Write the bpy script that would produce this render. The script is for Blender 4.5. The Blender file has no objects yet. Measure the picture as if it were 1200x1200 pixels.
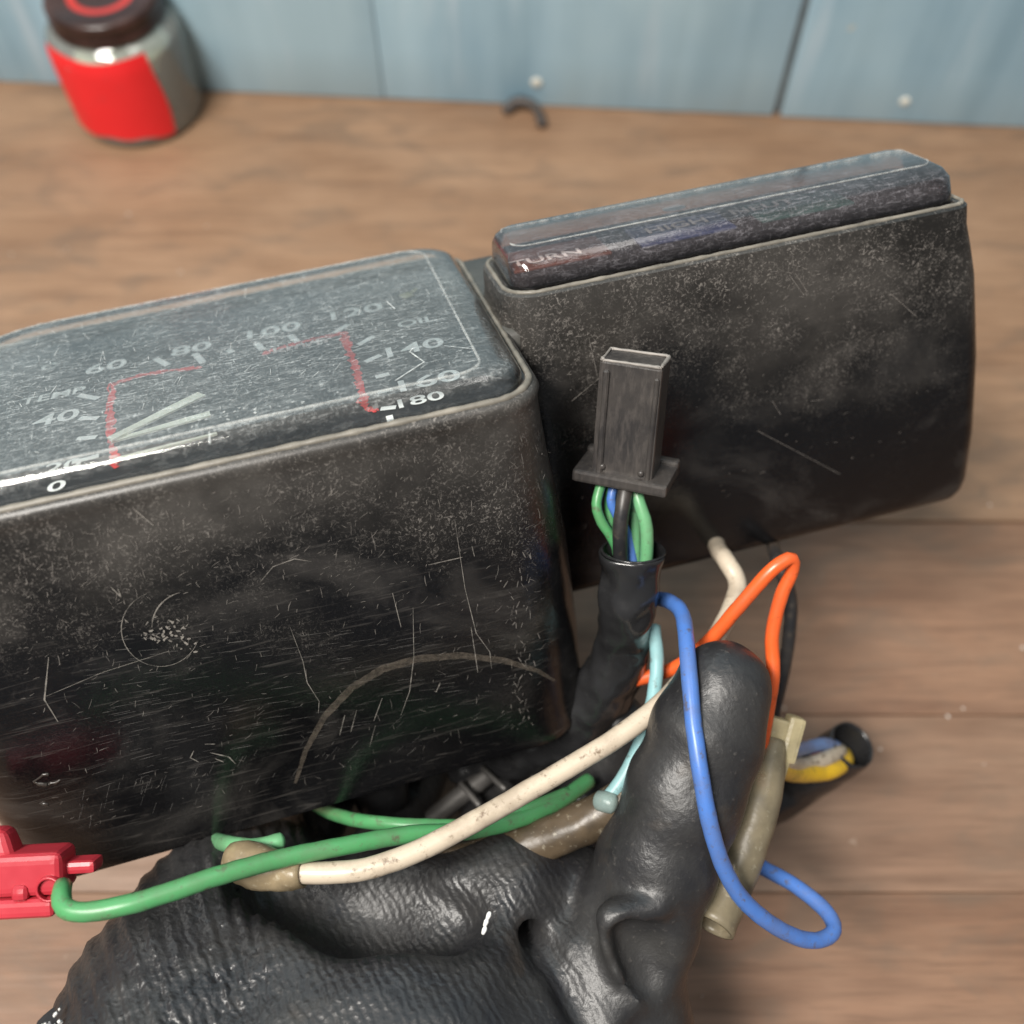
import bpy, bmesh, math, random
import numpy as np
from mathutils import Vector, Matrix
random.seed(7); RNG = np.random.default_rng(7)
C = bpy.context.scene.collection
SC = bpy.context.scene

# ---------------------------------------------------------------- camera, world, lamps
CH = 0.372
PITCH = math.radians(60)
cam_d = bpy.data.cameras.new('camera'); cam = bpy.data.objects.new('camera', cam_d); C.objects.link(cam)
cam.location = (0, 0, CH); cam.rotation_euler = (math.radians(90) - PITCH, 0, 0)
cam_d.sensor_width = 36; cam_d.lens = 36; cam_d.clip_start = 0.01; cam_d.clip_end = 50
cam_d.dof.use_dof = True; cam_d.dof.focus_distance = 0.245; cam_d.dof.aperture_fstop = 8
SC.camera = cam
w = bpy.data.worlds.new('World'); SC.world = w; w.use_nodes = True
w.node_tree.nodes['Background'].inputs[0].default_value = (0.80, 0.85, 0.92, 1)
w.node_tree.nodes['Background'].inputs[1].default_value = 0.17
def area(name, loc, aim, sx, sy, watt, col):
    d = bpy.data.lights.new(name, 'AREA'); d.shape = 'RECTANGLE'; d.size = sx; d.size_y = sy; d.energy = watt; d.color = col
    o = bpy.data.objects.new(name, d); C.objects.link(o); o.location = loc
    o.rotation_euler = (Vector(aim) - Vector(loc)).to_track_quat('-Z', 'Y').to_euler()
    return o
area('ceiling_lamp', (-0.46, -0.20, 1.25), (0.0, 0.2, 0.1), 0.62, 0.20, 32, (1.0, 0.955, 0.89))
area('ceiling_lamp_far', (0.35, 0.30, 1.7), (0.1, 0.25, 0.1), 1.2, 0.25, 6, (1.0, 0.97, 0.93))
SC.view_settings.view_transform = 'Standard'; SC.view_settings.look = 'None'
SC.view_settings.exposure = 0.0; SC.view_settings.gamma = 1.0
SC.cycles.max_bounces = 8; SC.cycles.transparent_max_bounces = 16

FW = Vector((0, math.cos(PITCH), -math.sin(PITCH))); UP = Vector((0, math.sin(PITCH), math.cos(PITCH))); RT = Vector((1, 0, 0))
EYE = Vector((0, 0, CH))
def ray(x, y): return FW + RT * ((x - 600) / 1200) + UP * ((600 - y) / 1200)
def P(x, y, d): return EYE + ray(x, y) * d
def G(x, y, z=0.0):
    r = ray(x, y); return EYE + r * ((z - CH) / r.z)

# ---------------------------------------------------------------- materials
class M:
    def __init__(s, name):
        s.m = bpy.data.materials.new(name); s.m.use_nodes = True; s.t = s.m.node_tree; s.t.nodes.clear()
        s.out = s.t.nodes.new('ShaderNodeOutputMaterial'); s._c = None
    def n(s, typ, props=None, **ins):
        nd = s.t.nodes.new('ShaderNode' + typ)
        for k, v in (props or {}).items(): setattr(nd, k, v)
        for k, v in ins.items():
            key = int(k[1:]) if k[0] == 'i' and k[1:].isdigit() else k.replace('_', ' ')
            s.set(nd.inputs[key], v)
        return nd
    def set(s, inp, v):
        if isinstance(v, bpy.types.NodeSocket): s.t.links.new(v, inp)
        else:
            if isinstance(v, tuple) and len(v) == 3 and inp.type == 'RGBA': v = v + (1,)
            inp.default_value = v
    def co(s):
        if s._c is None: s._c = s.n('TexCoord').outputs['Object']
        return s._c
    def mp(s, scale=(1, 1, 1), rot=(0, 0, 0), loc=(0, 0, 0)):
        return s.n('Mapping', Vector=s.co(), Scale=scale, Rotation=rot, Location=loc).outputs[0]
    def noise(s, vec, scale, detail=4, rough=.5, dist=0, col=False):
        return s.n('TexNoise', Vector=vec, Scale=scale, Detail=detail, Roughness=rough, Distortion=dist).outputs[1 if col else 0]
    def rng(s, v, a, b, c=0., d=1.):
        nd = s.n('MapRange', i0=v, i1=a, i2=b, i3=c, i4=d); return nd.outputs[0]
    def math(s, op, a, b=0., c=0.):
        return s.n('Math', {'operation': op}, i0=a, i1=b, i2=c).outputs[0]
    def mix(s, f, a, b):
        nd = s.n('Mix', {'data_type': 'RGBA'}); s.set(nd.inputs[0], f); s.set(nd.inputs[6], a); s.set(nd.inputs[7], b); return nd.outputs[2]
    def sep(s, v=None):
        return s.n('SeparateXYZ', Vector=v or s.co()).outputs
    def bump(s, h, strength=.3, dist=.001, normal=None):
        nd = s.n('Bump', Height=h, Strength=strength, Distance=dist)
        if normal: s.set(nd.inputs['Normal'], normal)
        return nd.outputs[0]
    def pr(s, col, rough=.5, **k):
        nd = s.n('BsdfPrincipled'); s.set(nd.inputs['Base Color'], col); s.set(nd.inputs['Roughness'], rough)
        for a, b in k.items(): s.set(nd.inputs[a.replace('_', ' ')], b)
        return nd.outputs[0]
    def done(s, sh): s.t.links.new(sh, s.out.inputs[0]); return s.m
def G3(v): return (v, v, v)

def mat_wood(name, base, dark, light, seed, rough=.55):
    m = M(name); vx = m.mp((3.5, 42, 42), loc=(seed, seed * .7, 0)); g = m.noise(vx, 4, 8, .62, .6)
    fine = m.noise(m.mp((22, 520, 400), loc=(seed, 0, 0)), 1.5, 4, .6)
    blot = m.noise(m.mp((7, 14, 9), loc=(0, seed, 0)), 1.6, 4, .55)
    c = m.mix(m.rng(g, .32, .68), dark, base); c = m.mix(m.rng(blot, .38, .66, 0, .6), c, light)
    c = m.mix(m.rng(fine, .50, .70, 0, .50), c, dark)
    pore = m.noise(m.mp((30, 900, 600), loc=(seed, 4, 0)), 1.2, 2, .5)
    c = m.mix(m.rng(pore, .60, .72, 0, .45), c, tuple(v * .5 for v in dark))
    spot = m.noise(m.mp((1, 1, 1), loc=(seed, 3, 0)), 170, 3, .6)
    c = m.mix(m.rng(spot, .70, .78, 0, .45), c, (.45, .35, .27))
    stain = m.noise(m.mp((4, 9, 4), loc=(seed, 9, 0)), 5, 5, .6, 1)
    c = m.mix(m.rng(stain, .50, .66, 0, .50), c, (.13, .09, .062))
    h = m.math('ADD', m.math('MULTIPLY', fine, .5), g)
    return m.done(m.pr(c, m.rng(g, .3, .7, rough + .1, rough - .05), Normal=m.bump(h, .35, .0008)))

def mat_wall():
    m = M('painted_boards'); 
    st = m.noise(m.mp((26, 26, 1.6)), 1.4, 5, .6, .4); bl = m.noise(m.mp((1, 1, .6)), 9, 4, .55)
    c = m.mix(m.rng(st, .3, .7), (.23, .385, .49), (.38, .57, .69))
    c = m.mix(m.rng(bl, .42, .62, 0, .65), c, (.46, .64, .72))
    c = m.mix(m.rng(m.noise(m.mp((40, 40, 6)), 1.3, 3, .5), .60, .74, 0, .5), c, (.56, .68, .76))
    sp = m.noise(m.mp(), 85, 2, .5)
    c = m.mix(m.rng(sp, .745, .765, 0, .8), c, (.55, .57, .52))
    z = m.sep()[2]
    grime = m.math('MULTIPLY', m.rng(z, 0, .03, 1, 0), m.rng(bl, .35, .6, .1, .8))
    c = m.mix(m.math('MULTIPLY', grime, .4), c, (.16, .14, .11))
    return m.done(m.pr(c, .42, Normal=m.bump(st, .15, .001)))

def mat_housing():
    """black moulded plastic: dusty worn matt band near the rim, polished and hairline-scratched further down"""
    m = M('worn_black_plastic'); x, y, z = m.sep()[:3]
    big = m.noise(m.mp(), 28, 4, .6)
    zz = m.math('ADD', z, m.rng(big, .3, .7, -.020, .020))
    top = m.rng(zz, -.046, -.004)                       # 1 near the rim, 0 low down
    dashes = m.noise(m.mp((1, 1, 1)), 900, 3, .75, 1.6)
    dash2 = m.noise(m.mp((300, 300, 1300), rot=(0, .5, 0)), 1, 3, .7, 1.2)
    dash3 = m.noise(m.mp((1300, 300, 320), rot=(0, .3, 0)), 1, 3, .7, .8)
    patch = m.rng(m.noise(m.mp(loc=(3, 1, 0)), 16, 5, .65), .36, .66, .1, 1)
    smudge = m.rng(m.noise(m.mp((1, 1, 1.5), loc=(9, 4, 3)), 24, 5, .6, .8), .50, .68, 0, .10)
    dens = m.rng(m.noise(m.mp(loc=(6, 6, 6)), 55, 4, .6), .38, .60, .05, 1.2)
    film = m.math('ADD', smudge, m.math('MULTIPLY', m.math('MULTIPLY', patch, m.math('POWER', top, 2.0)), .22))
    d1 = m.math('MULTIPLY', m.rng(dashes, .54, .66, 0, .75), m.rng(top, 0, 1, .05, .85))
    d2 = m.math('MULTIPLY', m.rng(dash2, .60, .74, 0, .5), m.rng(top, 0, 1, .08, .6))
    d3 = m.math('MULTIPLY', m.rng(dash3, .61, .74, 0, .5), m.rng(top, 0, 1, .08, .5))
    # long flow streaks in the lower, polished part
    rad = m.noise(m.mp((34, 34, 420), rot=(0, math.radians(4), 0)), 1.6, 4, .65, .9)
    fl = m.math('MULTIPLY', m.math('MULTIPLY', m.rng(rad, .56, .72, 0, .16), m.rng(top, .0, .7, 1, 0)), m.rng(x, .0, -.01))
    f = m.math('MINIMUM', m.math('ADD', m.math('ADD', m.math('MULTIPLY', m.math('ADD', m.math('ADD', d1, d2), d3), dens), fl), film), 1.)
    f = m.math('MULTIPLY', f, .62)
    base = m.mix(m.rng(top, 0, 1), (.0040, .0040, .0046), (.008, .0074, .0066))
    c = m.mix(f, base, (.36, .33, .30))
    rough = m.math('ADD', m.rng(top, 0, 1, .13, .36), m.math('MULTIPLY', f, .35))
    h = m.math('ADD', m.math('MULTIPLY', dashes, .7), m.math('ADD', m.math('MULTIPLY', rad, .5), m.math('MULTIPLY', big, .4)))
    return m.done(m.pr(c, rough, Normal=m.bump(h, .18, .0004), IOR=1.5))

def mat_plain(name, col, rough=.4, var=.25, scale=220, bump=.1, spec=None, **k):
    m = M(name); a = m.noise(m.mp(), scale, 4, .6); b = m.noise(m.mp(loc=(5, 2, 1)), scale * .22, 4, .6)
    lo = tuple(v * (1 - var) for v in col); hi = tuple(min(1, v * (1 + var) + .004) for v in col)
    c = m.mix(m.rng(b, .3, .7), lo, hi)
    c = m.mix(m.rng(a, .58, .78, 0, .25), c, tuple(v * .45 + .06 for v in col))
    return m.done(m.pr(c, m.rng(b, .3, .7, rough - .06, rough + .1), Normal=m.bump(a, bump, .0004), **k))

def mat_wire(name, col, dirt=(.10, .08, .06), amt=.75, rough=.30):
    m = M(name); a = m.noise(m.mp(), 330, 4, .7); b = m.noise(m.mp(loc=(4, 2, 1)), 95, 5, .68)
    c = m.mix(m.rng(b, .35, .7, 0, .22), col, tuple(min(1, v * 1.25 + .02) for v in col))
    c = m.mix(m.rng(b, .44, .62, 0, amt * .75), c, tuple(x * .5 + y * .5 for x, y in zip(dirt, col)))
    c = m.mix(m.rng(a, .57, .70, 0, amt), c, dirt)
    return m.done(m.pr(c, m.rng(b, .3, .7, rough, rough + .15), Normal=m.bump(a, .12, .0002)))

def mat_lens(name, tint, haze, hazecol, clear_band=True, ztop=.0035):
    """thin hazed acrylic: see-through, reflecting, with a film of fine scratches on the top face"""
    m = M(name); z = m.sep()[2]
    s1 = m.noise(m.mp((260, 1500, 900), rot=(0, 0, math.radians(7))), 1, 3, .7, .8)
    s2 = m.noise(m.mp((1400, 420, 900), rot=(0, 0, math.radians(-24))), 1, 3, .7, 1.0)
    s3 = m.noise(m.mp(), 850, 3, .75, 1.5)
    blot = m.noise(m.mp(loc=(2, 8, 0)), 22, 5, .6)
    film = m.rng(blot, .32, .68, .55, 1.2)
    f = m.math('ADD', m.rng(s1, .52, .72, 0, .40), m.math('ADD', m.rng(s2, .56, .74, 0, .30), m.rng(s3, .55, .72, 0, .34)))
    f = m.math('MULTIPLY', m.math('ADD', m.math('MULTIPLY', f, 1.45), .14), film)
    f = m.math('MULTIPLY', f, haze)
    if clear_band: f = m.math('MULTIPLY', f, m.rng(z, ztop, ztop + .003, .18, 1))
    f = m.math('MINIMUM', f, .95)
    nb = m.bump(m.math('ADD', s1, s3), .10, .0003)
    tr = m.n('BsdfTransparent', Color=tint).outputs[0]
    gl = m.n('BsdfGlossy', Color=(1, 1, 1), Roughness=.07, Normal=nb).outputs[0]
    fr = m.n('Fresnel', IOR=1.49, Normal=nb).outputs[0]
    df = m.n('BsdfPrincipled', Base_Color=hazecol, Roughness=.45, Normal=nb).outputs[0]
    a = m.n('MixShader', i0=f, i1=tr, i2=df).outputs[0]
    return m.done(m.n('MixShader', i0=m.math('MINIMUM', m.math('MULTIPLY', fr, 1.12), 1.), i1=a, i2=gl).outputs[0])

def mat_translucent(name, col, alpha, rough=.25):
    m = M(name); b = m.noise(m.mp(), 120, 5, .65); a = m.noise(m.mp(), 500, 3, .6)
    c = m.mix(m.rng(b, .35, .68), col, tuple(v * .45 for v in col)); c = m.mix(m.rng(a, .6, .75, 0, .5), c, (.6, .55, .42))
    d = m.pr(c, m.rng(b, .3, .7, rough, rough + .2), Normal=m.bump(b, .3, .0008), Subsurface_Weight=.0)
    t = m.n('BsdfTransparent', Color=(.9, .86, .76)).outputs[0]
    return m.done(m.n('MixShader', i0=m.rng(b, .3, .7, alpha - .12, min(1, alpha + .12)), i1=t, i2=d).outputs[0])

def mat_alpha(name, col, alpha, rough=.5):
    m = M(name); b = m.noise(m.mp(), 600, 3, .7)
    d = m.pr(col, rough); t = m.n('BsdfTransparent').outputs[0]
    return m.done(m.n('MixShader', i0=m.rng(b, .35, .6, alpha * .35, alpha), i1=t, i2=d).outputs[0])

def mat_glove():
    m = M('coated_glove_rubber')
    # knit embossing: two crossed fine waves along the hand
    u = m.n('TexWave', {'wave_type': 'BANDS', 'bands_direction': 'X'}, Vector=m.mp((1, 1, 1), rot=(0, 0, math.radians(-32))), Scale=150, Distortion=5, Detail=2, Detail_Scale=1.5).outputs[1]
    v = m.n('TexWave', {'wave_type': 'BANDS', 'bands_direction': 'Y'}, Vector=m.mp((1, 1, 1), rot=(0, 0, math.radians(-32))), Scale=150, Distortion=6, Detail=2, Detail_Scale=1.5).outputs[1]
    jn = m.noise(m.mp((1, 1, 1), rot=(0, 0, math.radians(-32))), 520, 2, .5); knit = m.math('ADD', m.math('MULTIPLY', u, m.math('ADD', m.math('MULTIPLY', v, .25), .45)), m.math('MULTIPLY', jn, 1.1))
    area_ = m.rng(m.noise(m.mp(loc=(1, 5, 2)), 26, 3, .5), .40, .60)
    x, y, z = m.sep()[:3]
    palm = m.rng(x, .026, .004)                                    # knit shows on the back of the hand, smooth coating on the thumb
    wr = m.noise(m.mp(), 60, 5, .6, .5); fine = m.noise(m.mp(), 620, 3, .6)
    knit_amt = m.math('MULTIPLY', knit, m.math('MULTIPLY', m.rng(area_, 0, 1, .35, 1.), m.rng(palm, 0, 1, .16, 1.)))
    h = m.math('ADD', m.math('MULTIPLY', knit_amt, .62), m.math('ADD', m.math('MULTIPLY', wr, 1.0), m.math('MULTIPLY', fine, .42)))
    c = m.mix(m.rng(wr, .35, .7), (.016, .016, .018), (.034, .033, .032))
    c = m.mix(m.rng(fine, .62, .75, 0, .35), c, (.12, .11, .10))
    c = m.mix(m.rng(m.noise(m.mp(loc=(7, 1, 2)), 42, 4, .6), .62, .75, 0, .25), c, (.11, .075, .045))
    return m.done(m.pr(c, m.rng(wr, .3, .7, .34, .48), Normal=m.bump(h, .45, .0010), Coat_Weight=.0, Coat_Roughness=.2))

# ---------------------------------------------------------------- mesh helpers
def link(name, verts, faces, mat, parent=None, label=None, smooth=True, kind=None, world=False):
    me = bpy.data.meshes.new(name); me.from_pydata([tuple(v) for v in verts], [], faces); me.update()
    if smooth: me.polygons.foreach_set('use_smooth', [True] * len(me.polygons))
    if mat: me.materials.append(mat)
    o = bpy.data.objects.new(name, me); C.objects.link(o)
    if parent: par(o, parent, world)
    if label: o['label'] = label
    if kind: o['kind'] = kind
    return o
def par(o, p, world=False):
    """child keeps the parent's local frame, or (world=True) its coordinates are world ones"""
    o.parent = p
    if world: o.matrix_parent_inverse = WM(p).inverted()
MW = {}
def WM(p):
    m = p.matrix_basis.copy(); q = p
    while q.parent:
        m = q.matrix_parent_inverse @ m; q = q.parent; m = q.matrix_basis @ m
    return m
def empty(name, M4, label, cat, group=None):
    o = bpy.data.objects.new(name, None); o.empty_display_size = .02; C.objects.link(o); o.matrix_basis = M4
    o['label'] = label; o['category'] = cat
    if group: o['group'] = group
    return o
def sharp(o, deg=35):
    for e in o.data.edges: pass
    bm = bmesh.new(); bm.from_mesh(o.data)
    for e in bm.edges:
        if len(e.link_faces) == 2 and e.calc_face_angle(0) > math.radians(deg): e.smooth = False
    bm.to_mesh(o.data); bm.free(); return o

def rrect(x0, x1, y0, y1, r, n=8):
    """rounded rectangle outline, r = radii of (front-right, back-right, back-left, front-left)"""
    out = []
    if not isinstance(r, (tuple, list)): r = (r,) * 4
    for (cx, cy, sx, sy, a0), rr in zip(((x1, y0, -1, 1, -90), (x1, y1, -1, -1, 0), (x0, y1, 1, -1, 90), (x0, y0, 1, 1, 180)), r):
        for i in range(n + 1):
            a = math.radians(a0 + 90 * i / n)
            out.append((cx + sx * rr + rr * math.cos(a), cy + sy * rr + rr * math.sin(a)))
    return out
def loft(secs, cap_first=False, cap_last=False, n=8):
    verts, faces = [], []
    k = 4 * (n + 1)
    for (x0, x1, y0, y1, r, z) in secs:
        verts += [(x, y, z) for x, y in rrect(x0, x1, y0, y1, r, n)]
    for s in range(len(secs) - 1):
        for i in range(k):
            j = (i + 1) % k
            faces.append((s * k + i, s * k + j, (s + 1) * k + j, (s + 1) * k + i))
    if cap_first: faces.append(tuple(range(k))[::-1])
    if cap_last: faces.append(tuple(range((len(secs) - 1) * k, len(secs) * k)))
    return verts, faces

def bevbox(sx, sy, sz, b=.0006, seg=2, c=(0, 0, 0), tap=(1, 1)):
    """box centred on c, bevelled; tap scales the +z end"""
    bm = bmesh.new(); bmesh.ops.create_cube(bm, size=1)
    for v in bm.verts:
        t = tap if v.co.z > 0 else (1, 1)
        v.co = Vector((v.co.x * sx * t[0], v.co.y * sy * t[1], v.co.z * sz))
    bmesh.ops.bevel(bm, geom=bm.edges[:], offset=b, segments=seg, affect='EDGES', profile=.6)
    bm.verts.index_update()
    vs = [v.co + Vector(c) for v in bm.verts]; fs = [tuple(v.index for v in f.verts) for f in bm.faces]; bm.free()
    return vs, fs
def xf(vf, m4): return [m4 @ Vector(v) for v in vf[0]], vf[1]
def join(*parts):
    V, Fc = [], []
    for v, f in parts:
        o = len(V); V += list(v); Fc += [tuple(i + o for i in q) for q in f]
    return V, Fc
def frame(org, zdir, ydir):
    z = Vector(zdir).normalized(); y = Vector(ydir); y = (y - z * y.dot(z)).normalized(); x = y.cross(z)
    m = Matrix((x, y, z)).transposed().to_4x4(); m.translation = org; return m

def spline(pts, step, closed=False):
    """centripetal-ish Catmull-Rom through pts (Vectors, last comp may be radius)"""
    p = [np.array(q, float) for q in pts]; p = ([p[-2]] + p + [p[1]]) if closed else ([2 * p[0] - p[1]] + p + [2 * p[-1] - p[-2]])
    out = []
    for i in range(1, len(p) - 2):
        L = np.linalg.norm(p[i + 1][:3] - p[i][:3]); n = max(2, int(L / step))
        for k in range(n):
            t = k / n; a, b, c, d = p[i - 1], p[i], p[i + 1], p[i + 2]
            out.append(.5 * ((2 * b) + (c - a) * t + (2 * a - 5 * b + 4 * c - d) * t * t + (3 * b - a - 3 * c + d) * t ** 3))
    out.append(p[-2]); return out
def tube(pts, step=.0015, seg=14, hollow=0, wob=0, flat=1.0, wobf=500, capr=True):
    """pts: list of (Vector, radius). hollow>0: open pipe with that wall thickness"""
    closed = (Vector(pts[0][0]) - Vector(pts[-1][0])).length < 1e-6
    q = spline([tuple(v) + (r,) for v, r in pts], step, closed)
    capr = capr and not closed
    c = [Vector(a[:3]) for a in q]; r = [a[3] for a in q]; n = len(c)
    if closed: c[-1] = c[0].copy(); r[-1] = r[0]
    T = [(c[min(i + 1, n - 1)] - c[max(i - 1, 0)]).normalized() for i in range(n)]
    if closed: T[0] = T[-1] = (c[1] - c[-2]).normalized()
    nrm = T[0].orthogonal().normalized(); verts, faces = [], []
    from mathutils import noise as mn
    rings = []
    for i in range(n):
        if i:
            nrm = (T[i - 1].rotation_difference(T[i]) @ nrm); nrm = (nrm - T[i] * nrm.dot(T[i])).normalized()
        b = T[i].cross(nrm); rings.append((c[i], nrm.copy(), b, r[i]))
    def ring(rec, dr):
        cc, a, b, rr = rec; out = []
        for k in range(seg):
            t = 2 * math.pi * k / seg; dirv = a * math.cos(t) + b * math.sin(t) * flat
            R = max(rr + dr, 1e-5)
            pnt = cc + dirv * R
            if wob: R += wob * (mn.noise(pnt * wobf) + .5 * mn.noise(pnt * wobf * 2.3)); pnt = cc + dirv * R
            out.append(pnt)
        return out
    for rec in rings: verts += ring(rec, 0)
    for i in range(n - 1):
        for k in range(seg):
            j = (k + 1) % seg; faces.append((i * seg + k, i * seg + j, (i + 1) * seg + j, (i + 1) * seg + k))
    if hollow:
        o = len(verts)
        for rec in rings: verts += ring(rec, -hollow)
        for i in range(n - 1):
            for k in range(seg):
                j = (k + 1) % seg; faces.append((o + i * seg + j, o + i * seg + k, o + (i + 1) * seg + k, o + (i + 1) * seg + j))
        for k in range(seg):
            j = (k + 1) % seg
            faces.append((k, o + k, o + j, j)); e = (n - 1) * seg
            faces.append((e + j, o + e + j, o + e + k, e + k))
    elif capr:
        for end, sgn in ((0, -1), (n - 1, 1)):
            o = len(verts); rec = rings[end]; base = end * seg
            for f, s in ((.72, .55), (.3, .85)):
                verts += [rec[0] + (verts[base + k] - rec[0]) * f + T[end] * sgn * rec[3] * s * .5 for k in range(seg)]
            for k in range(seg):
                j = (k + 1) % seg
                q1 = (base + k, base + j, o + j, o + k); q2 = (o + k, o + j, o + seg + j, o + seg + k)
                faces.append(q1 if sgn > 0 else q1[::-1]); faces.append(q2 if sgn > 0 else q2[::-1])
            cap = tuple(o + seg + k for k in range(seg)); faces.append(cap if sgn > 0 else cap[::-1])
    return verts, faces
def even(pl, d=.0022, closed=True):
    pl = list(pl) + ([pl[0]] if closed else []); out = []
    for a, b in zip(pl[:-1], pl[1:]):
        L = math.hypot(b[0] - a[0], b[1] - a[1]); n = max(1, int(round(L / d)))
        if L < 1e-5: continue
        out += [(a[0] + (b[0] - a[0]) * k / n, a[1] + (b[1] - a[1]) * k / n) for k in range(n)]
    return out if closed else out + [pl[-1]]
def wire(name, px, r, mat, parent, label=None, seg=14, hollow=0, wob=0.00004, flat=1., wobf=300, step=.0015):
    """px: (x, y, depth[, radius factor]) way-points of the run in space"""
    wob = max(wob, .00011) if r < .003 else wob
    pts = [(P(a[0], a[1], a[2]), .93 * r * (a[3] if len(a) > 3 else 1)) for a in px]
    v, f = tube(pts, step, seg, hollow, wob, flat, wobf)
    return link(name, v, f, mat, parent, label=label, world=True)

# ---------------------------------------------------------------- the setting: bench planks and the painted wall
bench = link('tabletop', *bevbox(3.0, 1.6, .03, .002, 1, (0, .30, -.0305)), mat_plain('bench_underlay', (.03, .02, .014), .8), smooth=False, kind='structure')
WB = [mat_wood('plank_wood_brown', (.235, .127, .074), (.125, .064, .037), (.295, .178, .112), 1.3),
      mat_wood('plank_wood_red_brown', (.228, .121, .070), (.128, .066, .038), (.29, .173, .108), 5.1),
      mat_wood('plank_wood_greyed', (.235, .137, .086), (.145, .081, .049), (.295, .188, .125), 8.7),
      mat_wood('plank_wood_tan', (.285, .168, .096), (.175, .098, .055), (.345, .218, .134), 3.9)]
edges = [-.46, -.30, -.175, -.065, G(1000, 1046).y, G(1000, 838).y, G(1100, 612).y, .50]
for i in range(len(edges) - 1):
    y0, y1 = edges[i], edges[i + 1]; gap = .0003
    th = .0155; mt = WB[3] if i == len(edges) - 2 else WB[(i + 1) % 3]
    z = [0, .0003, 0, .0002, -.0001, .0002, .0011][i]
    link('plank', *bevbox(2.9, y1 - y0 - gap, th, .0004, 2, (0, (y0 + y1) / 2, -th / 2 + z)), mt, bench)
wl, wr_ = G(0, 96), G(1200, 150)
wd = (wr_ - wl).normalized(); wn = Vector((wd.y, -wd.x, 0)).normalized()
if wn.y > 0: wn = -wn
WMx = Matrix((wd, -wn, Vector((0, 0, 1)))).transposed().to_4x4(); WMx.translation = Vector((wl.x, wl.y, .0015))
wall = empty('wall', WMx, 'blue grey painted board wall rising behind the wooden bench', 'wall')
wm = mat_wall()
def wall_u(x, y):                                   # where a sight line meets the wall, in wall coordinates
    inv = WMx.inverted(); o = inv @ EYE; d = inv.to_3x3() @ ray(x, y); t = -o.y / d.y; return o + d * t
s1 = wall_u(912, 125).x; s0 = wall_u(449, 100).x
seams = [s0 + k * (s1 - s0) for k in range(-5, 7)]
for i in range(len(seams) - 1):
    a, b = seams[i], seams[i + 1]; gp = .0003
    if i == 6: a += .0018
    if i == 5: b -= .0018
    link('wall_panel', *bevbox(b - a - gp, .0035, .95, .0006, 2, ((a + b) / 2, .0 + (.0004 if i % 2 else 0), .475)), wm, wall)
link('backing_board', *bevbox(seams[-1] - seams[0], .008, .948, .001, 1, ((seams[0] + seams[-1]) / 2, .0060, .474)),
     mat_plain('grey_backing', (.30, .35, .37), .6), wall)
# fixings in the wall: a bright screw head and paint chips
scr = mat_plain('pale_screw', (.72, .72, .64), .3)
for (px, py, r) in ((1060, 116, .0026), (629, 94, .0030)):
    u = wall_u(px, py); pr_ = [(0, -.0019 - .0008 * math.cos(t), r * math.sin(t)) for t in (.05, .6, 1.1, 1.57)]
    V, Fc = [], []
    for k in range(16):
        a = 2 * math.pi * k / 16
        V += [(u.x + p[2] * math.cos(a), p[1], u.z + p[2] * math.sin(a)) for p in pr_]
    for k in range(16):
        j = (k + 1) % 16
        for q in range(3): Fc.append((k * 4 + q, j * 4 + q, j * 4 + q + 1, k * 4 + q + 1))
    Fc.append(tuple(k * 4 for k in range(16))[::-1])
    link('screw_head', V, Fc, scr, wall)
# a little black curl of wire lying on the bench at the wall
g = G(618, 140)
clip_m = mat_plain('dark_rusty_metal', (.05, .04, .035), .5)
cl = link('bent_staple', *tube([(g + Vector((-.012, .003, .0030)), .0030), (g + Vector((-.005, .007, .006)), .0027), (g + Vector((.004, .003, .0058)), .0025), (g + Vector((.008, -.008, .0030)), .0028)], .001, 10, wob=.0003), clip_m)
cl['label'] = 'small dark bent scrap of metal lying on the bench at the foot of the wall'; cl['category'] = 'metal scrap'
# dust and crumbs on the bench
V, Fc = [], []
for k in range(150):
    x, y = random.uniform(-.3, .42), random.uniform(-.05, .40); r = random.choice([.0003, .0004, .0006, .0008]); o = len(V)
    zt = [0.0013 if y > edges[6] else .0004][0]
    V += [(x + r * random.uniform(.6, 1.6) * math.cos(t), y + r * math.sin(t), zt) for t in (0, 1.6, 3.1, 4.7)] + [(x, y, zt + r * .7)]
    Fc += [(o, o + 1, o + 4), (o + 1, o + 2, o + 4), (o + 2, o + 3, o + 4), (o + 3, o, o + 4)]
link('crumb', V, Fc, mat_plain('pale_dust', (.5, .44, .38), .8), kind='stuff')

# ---------------------------------------------------------------- jar at the back left
jb = G(168, 128); jr = .0335
jar = empty('glass_jar', Matrix.Translation(jb + Vector((0, 0, .0012))), 'small glass jar with dark screw cap and red label at the foot of the wall', 'jar')
def lathe(prof, seg=48, cap=False):
    V, Fc = [], []
    for k in range(seg):
        a = 2 * math.pi * k / seg; V += [(r * math.cos(a), r * math.sin(a), z) for r, z in prof]
    n = len(prof)
    for k in range(seg):
        j = (k + 1) % seg
        for q in range(n - 1): Fc.append((k * n + q, j * n + q, j * n + q + 1, k * n + q + 1))
    return V, Fc
gm = M('jar_glass'); lw = gm.n('Fresnel', IOR=1.5).outputs[0]
gms = gm.n('MixShader', i0=.22, i1=gm.n('BsdfTransparent', Color=(.86, .90, .84)).outputs[0], i2=gm.n('BsdfDiffuse', Color=(.80, .83, .76, 1)).outputs[0]).outputs[0]
glass = gm.done(gm.n('MixShader', i0=gm.math('ADD', lw, .04), i1=gms, i2=gm.n('BsdfGlossy', Roughness=.06).outputs[0]).outputs[0])
prof = [(0.0001, 0), (.031, 0), (.0328, .0015), (jr, .005), (jr, .046), (.0325, .050), (.029, .053), (.0255, .0545), (.0255, .062)]
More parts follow.
